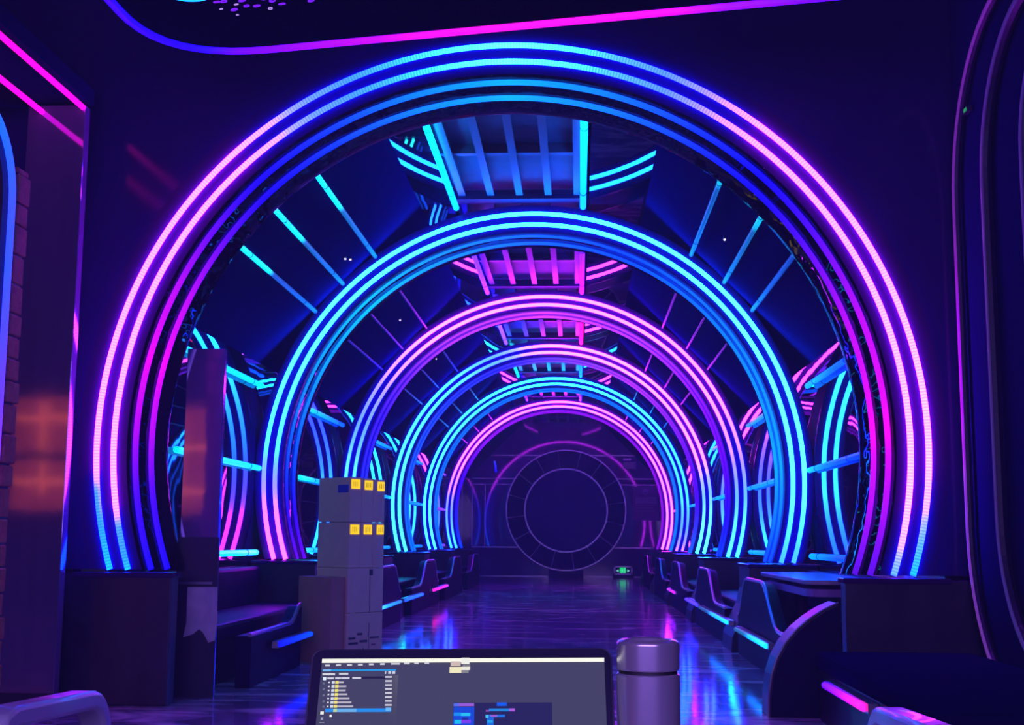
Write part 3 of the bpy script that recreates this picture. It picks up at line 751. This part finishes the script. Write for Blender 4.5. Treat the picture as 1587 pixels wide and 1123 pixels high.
carton(base + Vector((0, 0, zl[1] + 0.001)), LW, LD, zl[2] - zl[1] - 0.003, MT['carton'], 'carton', 'wide plain carton under the slim labelled cartons', None, ext_mid)
carton(base + Vector((0, 0, 0.001)), LW, LD, zl[1] - 0.003, MT['carton'], 'carton', 'printed carton standing on the floor under the stack', None, ext_low)
bb = base + ey * 0.02 - ex * 0.17
carton(bb, 0.155, LD + 0.02, zl[2] - 0.08, MT['carton_brown'], 'carton', 'tall brown carton leaning against the left of the stack', None)

# ------------------------------------------------------------------ far end: ring portal, notice, fixtures, exit sign
DR = 13.2; rc_ = pixD(877, 790, DR); S = DR / F_PX * R
t = thing('ring_portal', (rc_.x, rc_.y, 0), 'round segmented ring portal with dark disc at the tunnel end', 'ring')
ro, ri = 92 * S, 64 * S
def ann(r0, r1, a0, a1, y0, y1, n, cone=0.0):
    rings = []
    for i in range(n + 1):
        a = a0 + (a1 - a0) * i / n; c_, s_ = math.cos(a), math.sin(a)
        rings.append([(rc_.x + r0 * c_, y0 + cone, rc_.z + r0 * s_), (rc_.x + r1 * c_, y0, rc_.z + r1 * s_), (rc_.x + r1 * c_, y1, rc_.z + r1 * s_), (rc_.x + r0 * c_, y1, rc_.z + r0 * s_)])
    return rings
ns = 16
for i in range(ns):
    a0 = 2 * math.pi * (i + 0.35) / ns; a1 = 2 * math.pi * (i + 1.35) / ns
    MB().loft(ann(ri + 0.015, ro - 0.015, a0 + 0.01, a1 - 0.01, rc_.y, rc_.y + 0.36, 6, 0.3)).build('ring_panel', MT['sector'], t, smooth=True)
    MB().loft(ann(ri, ro, a0 - 0.01, a0 + 0.01, rc_.y - 0.01, rc_.y + 0.36, 1, 0.28)).build('spoke', MT['edge'], t)
MB().loft(ann(ro - 0.02, ro + 0.015, 0, 2 * math.pi, rc_.y - 0.02, rc_.y + 0.3, 64)[:-1], closed=True).build('outer_rim', MT['edge'], t, smooth=True)
MB().loft(ann(ri - 0.02, ri + 0.02, 0, 2 * math.pi, rc_.y + 0.27, rc_.y + 0.38, 64)[:-1], closed=True).build('inner_rim', MT['edge'], t, smooth=True)
MB().prism([(rc_.x + (ri - 0.01) * math.cos(a), rc_.y + 0.32, rc_.z + (ri - 0.01) * math.sin(a)) for a in [2 * math.pi * i / 64 for i in range(64)]], (0, 0.05, 0)).build('disc', MT['disc'], t)
for a in (25, 52, 125, 140, 205, 212, 262, 300, 345):
    a = math.radians(a); p = Vector((rc_.x + ri * math.cos(a), rc_.y + 0.26, rc_.z + ri * math.sin(a)))
    MB().box(p - Vector((0.03, 0.01, 0.03)), p + Vector((0.03, 0.01, 0.03))).build('rivet', MT['edge'], t)
MB().box((rc_.x - 0.5, rc_.y, 0), (rc_.x + 0.5, rc_.y + 0.3, rc_.z - ro + 0.06)).build('foot', MT['dark'], t)

def px_box(x0, x1, y0, y1, D, dy, name, m, parent):
    a = pixD(x0, y1, D); b = pixD(x1, y0, D)
    return MB().box((a.x, a.y, a.z), (b.x, a.y + dy, b.z)).build(name, m, parent)
a = pixD(1000, 805, DE - 0.02)
t = thing('notice_board', a, 'violet notice board with round emblem on the end wall, right', 'notice')
px_box(981, 1021, 754, 806, DE - 0.02, 0.05, 'panel', MT['board'], t)
px_box(985, 1017, 770, 780, DE - 0.022, 0.01, 'heading_band', MT['boardlight'], t)
px_box(985, 1015, 782, 783, DE - 0.022, 0.01, 'text_line', MT['boardlight'], t); px_box(985, 1012, 786, 787, DE - 0.022, 0.01, 'text_line', MT['boardlight'], t); px_box(985, 1015, 791, 792, DE - 0.022, 0.01, 'text_line', MT['boardlight'], t)
e = pixD(1000, 762, DE - 0.022)
MB().tube([e + Vector((0.075 * math.cos(u), 0, 0.075 * math.sin(u))) for u in [2 * math.pi * i / 20 for i in range(20)]], 0.012, 6, True).build('emblem', MT['boardlight'], t)
MB().tube([e + Vector((0.0, 0, 0)), e + Vector((0.045, 0, 0.05))], 0.012, 6).build('emblem', MT['boardlight'], t)
MB().tube([e + Vector((-0.06, 0, 0.01)), e + Vector((0, 0, 0.0))], 0.012, 6).build('emblem', MT['boardlight'], t)
a = pixD(975, 726, DE - 0.02)
t = thing('wall_fixture', a, 'small pale box fixture on the end wall above the notice', 'fixture')
px_box(966, 983, 716, 726, DE - 0.04, 0.12, 'case', MT['shell'], t); px_box(983, 986, 715, 727, DE - 0.05, 0.14, 'end_cap', MT['board'], t); px_box(966, 978, 710, 713, DE - 0.03, 0.09, 'bracket', MT['edge'], t)
a = pixD(768, 731, DE - 0.02)
t = thing('led_bar', a, 'short upright blue LED bar on the end wall, left', 'light bar')
led_path('tube', [pixD(766.5, 714, DE - 0.03), pixD(768, 722, DE - 0.03), pixD(768.5, 731, DE - 0.03)], 0.012 * R, t, [(0, (60, 60, 230)), (1, (10, 0, 255))], 1.0, 0.9)
MB().box(a + Vector((-0.05, 0.02, 0)), a + Vector((0.05, 0.06, 0.3))).build('back_plate', MT['dark'], t)
a = pixD(965.5, 890, DE - 0.15)
t = thing('exit_sign', (a.x, a.y, 0.0), 'green-lit exit sign in a grey frame on the floor by the end wall', 'sign')
DS = DE - 0.15
px_box(951, 980.5, 877, 890.5, DS, 0.06, 'housing', MT['dark'], t)
for x0, x1, y0, y1 in ((951, 980.5, 876.5, 879), (951, 980.5, 887.8, 890.5), (951, 953.6, 876.5, 890.5), (977.8, 980.5, 876.5, 890.5)):
    px_box(x0, x1, y0, y1, DS - 0.006, 0.02, 'frame', MT['edge'], t)
px_box(954, 977.5, 879, 888, DS - 0.003, 0.008, 'dark_face', MT['dark'], t)
px_box(960.5, 970, 878.6, 887.6, DS - 0.006, 0.012, 'lit_door_panel', emit((0, 205, 95), 0.2), t)
px_box(967.6, 968.8, 879.5, 887.2, DS - 0.009, 0.008, 'door_jamb_symbol', emit((90, 225, 180), 0.1), t)
px_box(957, 960.5, 883.2, 884.6, DS - 0.006, 0.012, 'arrow_shaft', emit((10, 120, 90), 0.0), t); px_box(970, 973, 883.2, 884.6, DS - 0.006, 0.012, 'arrow_shaft', emit((10, 120, 90), 0.0), t)
for cx in (957.2, 973.8):
    e = pixD(cx, 884, DS - 0.008); sg = -1 if cx < 965 else 1
    MB().prism([e + Vector((sg * 0.045, 0, 0)), e + Vector((-sg * 0.03, 0, 0.045)), e + Vector((-sg * 0.03, 0, -0.045))], (0, 0.01, 0)).build('arrow_head', emit((110, 200, 205), 0.0), t)
g = emit((70, 235, 170), 0.1); e = pixD(964, 880.5, DS - 0.009)
MB().lathe([(0.001, -0.018), (0.018, 0), (0.001, 0.018)], e, 10).build('runner_head', g, t)
sk = lambda x, y: pixD(x, y, DS - 0.009)
for a_, b_ in (((964, 881.6), (964.6, 884.2)), ((964.2, 882), (961.8, 883.6)), ((964.2, 882), (966.3, 883)), ((964.6, 884.2), (962.2, 887)), ((964.6, 884.2), (966.4, 886.6))):
    MB().tube([sk(*a_), sk(*b_)], 0.011, 6).build('runner_limb', g, t)
MB().box((pixD(950, 890, DS).x, a.y - 0.02, 0), (pixD(982, 890, DS).x, a.y + 0.1, pixD(965, 890.5, DS).z)).build('stand', MT['dark'], t)

# ------------------------------------------------------------------ foreground chairs
def chair(X, Df, s_, label, solid):
    """armchair with bent band arms, seen from behind; X = inner arm, Df = front of the arm, s_ = outward side"""
    H = (FZ - 0.2276 - 0.163) * R; wdt = 0.62
    c = W(X, Df, ZF)
    t = thing('armchair', (c.x + s_ * wdt / 2, c.y - 0.35, 0), label, 'chair', 'armchairs either side of the table')
    for kk, xo in enumerate((0.0,) if solid else (0.0, s_ * wdt)):
        path = [(0.0, 0.0), (0.0, H - 0.16)] + [(-0.13 + 0.13 * math.cos(a), H - 0.13 + 0.13 * math.sin(a)) for a in [math.pi / 2 * i / 8 for i in range(1, 9)]] + [(-0.62, H + 0.02), (-0.66, H + 0.01), (-0.70, H - 0.05), (-0.74, 0.0)]
        rings = []
        for i, (yy, zz_) in enumerate(path):
            a = path[max(i - 1, 0)]; b = path[min(i + 1, len(path) - 1)]
            ty, tz = b[0] - a[0], b[1] - a[1]; l = math.hypot(ty, tz); nx, nz = -tz / l, ty / l
            hw, ht = 0.04, 0.026
            rings.append([(c.x + xo + u * hw, c.y + yy + v * ht * nx, zz_ + v * ht * nz) for u, v in ((-1, -1), (1, -1), (1, 1), (-1, 1))])
        MB().loft(rings).build('arm_band', MT['shell'], t, smooth=True, bevel=0.012)
        if solid:
            pts = [(c.x + xo - 0.02, c.y + yy, zz_) for yy, zz_ in path]
            pts[0] = (pts[0][0], pts[0][1], 0.12); pts[-1] = (pts[-1][0], pts[-1][1], 0.12)
            MB().prism(pts, (0.04, 0, 0)).build('side_panel', MT['leather'], t)
    x0, x1 = sorted((c.x, c.x + s_ * wdt))
    MB().box((x0 + 0.04, c.y - 0.70, 0.30), (x1 - 0.04, c.y - 0.02, 0.45)).build('seat', MT['leather'], t, bevel=0.03)
    MB().frame_box((x0 + 0.04, c.y - 0.74, 0.40), (x1 - x0 - 0.08, 0, 0), (0, 0.12, 0), (0, -0.05, 0.22 if solid else 0.42)).build('backrest', MT['leather'], t, bevel=0.03)
chair(-0.325, 1.335, -1, 'pale bent-band armchair at the bottom left corner', False)
chair(0.468, 1.29, 1, 'one-armed dark lounge chair with pale arm at the bottom right', True)

# ------------------------------------------------------------------ table, laptop, flask
cy = CAM.y
t = thing('work_table', (CAM.x - 0.05, cy + 1.35, 0), 'dark table carrying the laptop and the steel flask', 'table')
MB().box((CAM.x - 0.7, cy + 0.95, 0.72), (CAM.x + 0.6, cy + 1.75, 0.75)).build('tabletop', MT['table'], t, bevel=0.006)
for x in (-0.65, 0.55):
    for y in (1.0, 1.7):
        MB().box((CAM.x + x - 0.025, cy + y - 0.025, 0), (CAM.x + x + 0.025, cy + y + 0.025, 0.72)).build('leg', MT['rubber'], t)
Lt = pix(716, 1004, 1, cy + 1.50); Lt.z += 0.0
tilt = math.radians(28); LWd = 0.347
ur = (rgt0 * 1.0).normalized(); ur = (ur + Vector((0, 0, 0.0105))).normalized()
back = Vector((-ur.y, ur.x, 0)).normalized()
dn = (Vector((0, 0, -1)) * math.cos(tilt) - back * math.sin(tilt)).normalized()   # down the screen, towards the viewer
nrm = ur.cross(dn); nrm = -nrm if nrm.dot(-back) < 0 else nrm                    # out of the screen
LH = (Lt.z - 0.772) / -dn.z
t = thing('laptop', (Lt.x, Lt.y, 0.75), 'open grey laptop with lit design program on its screen', 'laptop')
def lidpt(u, v, off=0.0): return Lt + ur * u + dn * v + nrm * off
def lid_px(px, py, off=0.0):
    """lid-plane coordinates of a viewing direction"""
    d = (px - 793.5) / F_PX * rgt - (py - 561.5) / F_PX * upv + fwd
    tt = (Lt + nrm * off - CAM).dot(nrm) / d.dot(nrm); p = CAM + d * tt - Lt
    return p.dot(ur), p.dot(dn)
hw = LWd / 2; out = []
for cu, cv, a0 in ((-hw + 0.012, 0.012, 180), (hw - 0.012, 0.012, 270)):
    for i in range(7):
        a = math.radians(a0 + 90 * i / 6); out.append((cu + 0.012 * math.cos(a), cv + 0.012 * math.sin(a)))
out += [(hw, LH), (-hw, LH)]
lid = MB().prism([lidpt(u, v, -0.006) for u, v in out], nrm * 0.006).build('lid', MT['laptop'], t, bevel=0.0015)
MB().prism([lidpt(u * 0.988, 0.002 + v * 0.99, 0.0) for u, v in out], nrm * 0.001).build('bezel', MT['bezel'], t)
scr = emit((62, 63, 92), 0.0)
u0, v0 = lid_px(500, 1019.5); u1, _ = lid_px(936, 1014)
MB().prism([lidpt(u0, v0, 0.0012), lidpt(u1, v0, 0.0012), lidpt(u1, LH - 0.02, 0.0012), lidpt(u0, LH - 0.02, 0.0012)], nrm * 0.0003).build('screen', scr, t)
screen = [o for o in t.children if o.name.startswith('screen')][0]
UI = {}
def ui(x0, y0, x1, y1, color, name='ui_mark', lift=0.0016):
    a = lid_px(x0, y0, lift); b = lid_px(x1, y1, lift)
    p0, p1 = (a[0], a[1]), (b[0], b[1])
    MB().prism([lidpt(p0[0], p0[1], lift), lidpt(p1[0], p0[1], lift), lidpt(p1[0], p1[1], lift), lidpt(p0[0], p1[1], lift)], nrm * 0.0001).build(name, emit(color, 0.0), screen)
K = 240 / 1587
X = lambda x: 480 + x * K
Y = lambda y: 990 + y * K
sl = lambda x: -0.0105 * (x - 500)      # the picture's slight tilt along the screen
def urow(x0, y0, x1, y1, c, nm='ui_mark', lift=0.0016): ui(X(x0), Y(y0), X(x1), Y(y1), c, nm, lift)
a = lid_px(500, 1019.5, 0.0015); b = lid_px(936, 1013, 0.0015)
MB().prism([lidpt(u0, v0, 0.0015), lidpt(u1, v0, 0.0015), lidpt(u1, v0 + 0.0048, 0.0015), lidpt(u0, v0 + 0.0048, 0.0015)], nrm * 0.0001).build('title_bar', emit((250, 250, 235), 0.0), screen)
MB().prism([lidpt(u0, v0 + 0.0048, 0.0014), lidpt(u1, v0 + 0.0048, 0.0014), lidpt(u1, v0 + 0.009, 0.0014), lidpt(u0, v0 + 0.009, 0.0014)], nrm * 0.0001).build('menu_bar', emit((84, 82, 96), 0.0), screen)
for x0, x1 in ((163, 208), (273, 322), (387, 435), (497, 545), (610, 655), (724, 770), (835, 925), (968, 1026), (1073, 1118), (1178, 1225)):
    y = 258 - 0.018 * (x0 - 163); urow(x0, y - 9, x1, y + 9, (205, 205, 215), 'menu_word')
urow(135, 298, 885, 318, (20, 150, 230), 'panel_header'); urow(140, 298, 222, 318, (110, 180, 235), 'panel_title', 0.0018)
urow(135, 338, 262, 358, (215, 215, 225), 'panel_tab'); urow(305, 335, 398, 355, (205, 205, 215), 'panel_tab')
urow(170, 372, 850, 402, (26, 26, 62), 'dark_row', 0.0015)
for x0, x1 in ((185, 252), (265, 325), (330, 412), (440, 530)): urow(x0, 380, x1, 398, (210, 210, 225), 'row_text', 0.0018)
urow(140, 378, 172, 408, (225, 240, 250), 'row_icon', 0.0018)
for x0 in (775, 808, 850): urow(x0, 322, x0 + (10 if x0 < 800 else 28), 350, (200, 205, 220), 'panel_button')
for i in range(7):
    y = 432 + i * 41; xs = -2.2 * i
    urow(196 + xs, y - 7, 212 + xs, y + 7, (225, 225, 235), 'expand_mark'); urow(232 + xs, y - 13, 260 + xs, y + 13, (210, 220, 235), 'layer_thumb')
    urow(268 + xs, y - 14, 300 + xs, y + 14, (240, 225, 110), 'folder_icon')
    urow(303 + xs, y - 9, (352, 380, 376, 396, 420, 443, 464)[i] + xs, y + 9, (185, 180, 195), 'layer_name')
for i in range(8): urow(778, 372 + i * 41, 845, 390 + i * 41, (205, 205, 220), 'layer_size')
urow(168, 700, 840, 738, (20, 140, 240), 'selected_row'); urow(290, 702, 485, 736, (100, 175, 235), 'selected_name', 0.0018); urow(785, 694, 838, 728, (105, 180, 240), 'selected_size', 0.0018); urow(250, 704, 285, 734, (190, 215, 150), 'folder_icon', 0.0018)
urow(840, 360, 885, 879, (88, 88, 108), 'scroll_bar', 0.0014)
for y in (440, 500, 562, 625, 680): urow(138, y - 10, 160, y + 10, (105, 108, 135), 'tool_icon')
urow(118, 728, 150, 758, (235, 240, 230), 'tool_icon'); urow(122, 790, 146, 815, (150, 155, 180), 'tool_icon'); urow(105, 838, 158, 843, (170, 170, 190), 'tool_icon'); urow(212, 762, 232, 788, (240, 240, 250), 'cursor')
K2 = 270 / 1587
def u2(x0, y0, x1, y1, c, nm='ui_mark', lift=0.0016): ui(690 + x0 * K2, 990 + y0 * K2, 690 + x1 * K2, 990 + y1 * K2, c, nm, lift)
u2(52, 202, 142, 245, (205, 185, 180), 'thumbnail', 0.0018); u2(148, 170, 222, 225, (240, 240, 232), 'thumbnail', 0.002); u2(160, 225, 228, 252, (120, 120, 125), 'thumbnail', 0.0018); u2(42, 252, 150, 308, (240, 232, 190), 'thumbnail', 0.0018); u2(150, 252, 228, 282, (238, 236, 220), 'thumbnail', 0.0018); u2(155, 282, 215, 310, (130, 130, 140), 'thumbnail', 0.0018)
u2(80, 580, 985, 850, (26, 30, 84), 'canvas', 0.0015)
u2(82, 584, 268, 612, (150, 90, 215), 'canvas_picture', 0.0018); u2(82, 584, 130, 612, (80, 110, 240), 'canvas_picture', 0.0019); u2(82, 618, 268, 850, (0, 70, 215), 'canvas_picture', 0.0017)
u2(84, 668, 150, 698, (0, 140, 240), 'canvas_picture', 0.0019); u2(150, 672, 235, 700, (30, 190, 240), 'canvas_picture', 0.0019); u2(90, 735, 150, 768, (0, 190, 240), 'canvas_picture', 0.0019); u2(150, 735, 240, 765, (120, 60, 235), 'canvas_picture', 0.0019); u2(160, 715, 215, 735, (0, 40, 150), 'canvas_picture', 0.0019)
u2(475, 580, 565, 612, (0, 90, 235), 'canvas_picture', 0.0018); u2(405, 635, 640, 660, (20, 130, 220), 'canvas_picture', 0.0018); u2(375, 648, 410, 662, (150, 80, 190), 'canvas_picture', 0.0018); u2(590, 635, 640, 660, (170, 90, 220), 'canvas_picture', 0.0019)
u2(372, 690, 550, 714, (20, 110, 225), 'canvas_picture', 0.0018); u2(375, 692, 400, 720, (70, 190, 230), 'canvas_picture', 0.0019); u2(420, 692, 480, 710, (150, 90, 210), 'canvas_picture', 0.0019); u2(385, 714, 448, 850, (0, 100, 220), 'canvas_picture', 0.0018); u2(390, 740, 440, 765, (20, 160, 230), 'canvas_picture', 0.0019)
# keyboard half of the laptop
hb = lidpt(0, LH, 0); hb.z = 0.751
base_c = MB().frame_box(hb - ur * hw - back * 0.235, ur * LWd, back * 0.24, Vector((0, 0, 0.017))).build('keyboard_base', MT['laptop'], t, bevel=0.004)
for r_ in range(5):
    for c_ in range(13):
        o0 = hb - ur * (hw - 0.022) + ur * (c_ * 0.0235) - back * (0.05 + r_ * 0.021) + Vector((0, 0, 0.017))
        MB().frame_box(o0, ur * 0.020, -back * 0.017, Vector((0, 0, 0.0015))).build('key', MT['bezel'], base_c)
MB().frame_box(hb - ur * 0.055 - back * 0.225 + Vector((0, 0, 0.017)), ur * 0.11, back * 0.06, Vector((0, 0, 0.0006))).build('touchpad', MT['bezel'], base_c)

# flask
fb = pix(1004, 1000, 1, cy + 1.47); fr_ = 0.0357
t = thing('steel_flask', (fb.x, fb.y, 0.75), 'brushed steel vacuum flask standing right of the laptop', 'flask')
zt = pix(1004, 990, 1, cy + 1.47).z
zc = pix(1004, 1038, 1, cy + 1.47).z
MB().lathe([(0.0, 0.75), (fr_ - 0.003, 0.7505), (fr_, 0.755), (fr_, 0.7555), (fr_, zc - 0.0048), (fr_, zc - 0.0045), (fr_ - 0.002, zc - 0.003)], (fb.x, fb.y, 0), 64).build('body', MT['steel'], t, smooth=True)
MB().lathe([(fr_ - 0.003, zc - 0.003), (fr_ - 0.003, zc + 0.001)], (fb.x, fb.y, 0), 64).build('gasket', MT['rubber'], t, smooth=True)
MB().lathe([(fr_ - 0.001, zc + 0.001), (fr_ - 0.0005, zc + 0.0028), (fr_ - 0.0005, zc + 0.003), (fr_ - 0.0005, zt - 0.0052), (fr_ - 0.0005, zt - 0.005), (fr_ - 0.0016, zt - 0.0022), (fr_ - 0.0018, zt - 0.002), (fr_ - 0.006, zt - 0.0002), (fr_ - 0.0062, zt), (fr_ - 0.009, zt - 0.001), (fr_ - 0.011, zt - 0.004), (0.0, zt - 0.004)], (fb.x, fb.y, 0), 64).build('cap', MT['steel'], t, smooth=True)

for o in scene.objects:
    if '_org' in o: del o['_org']
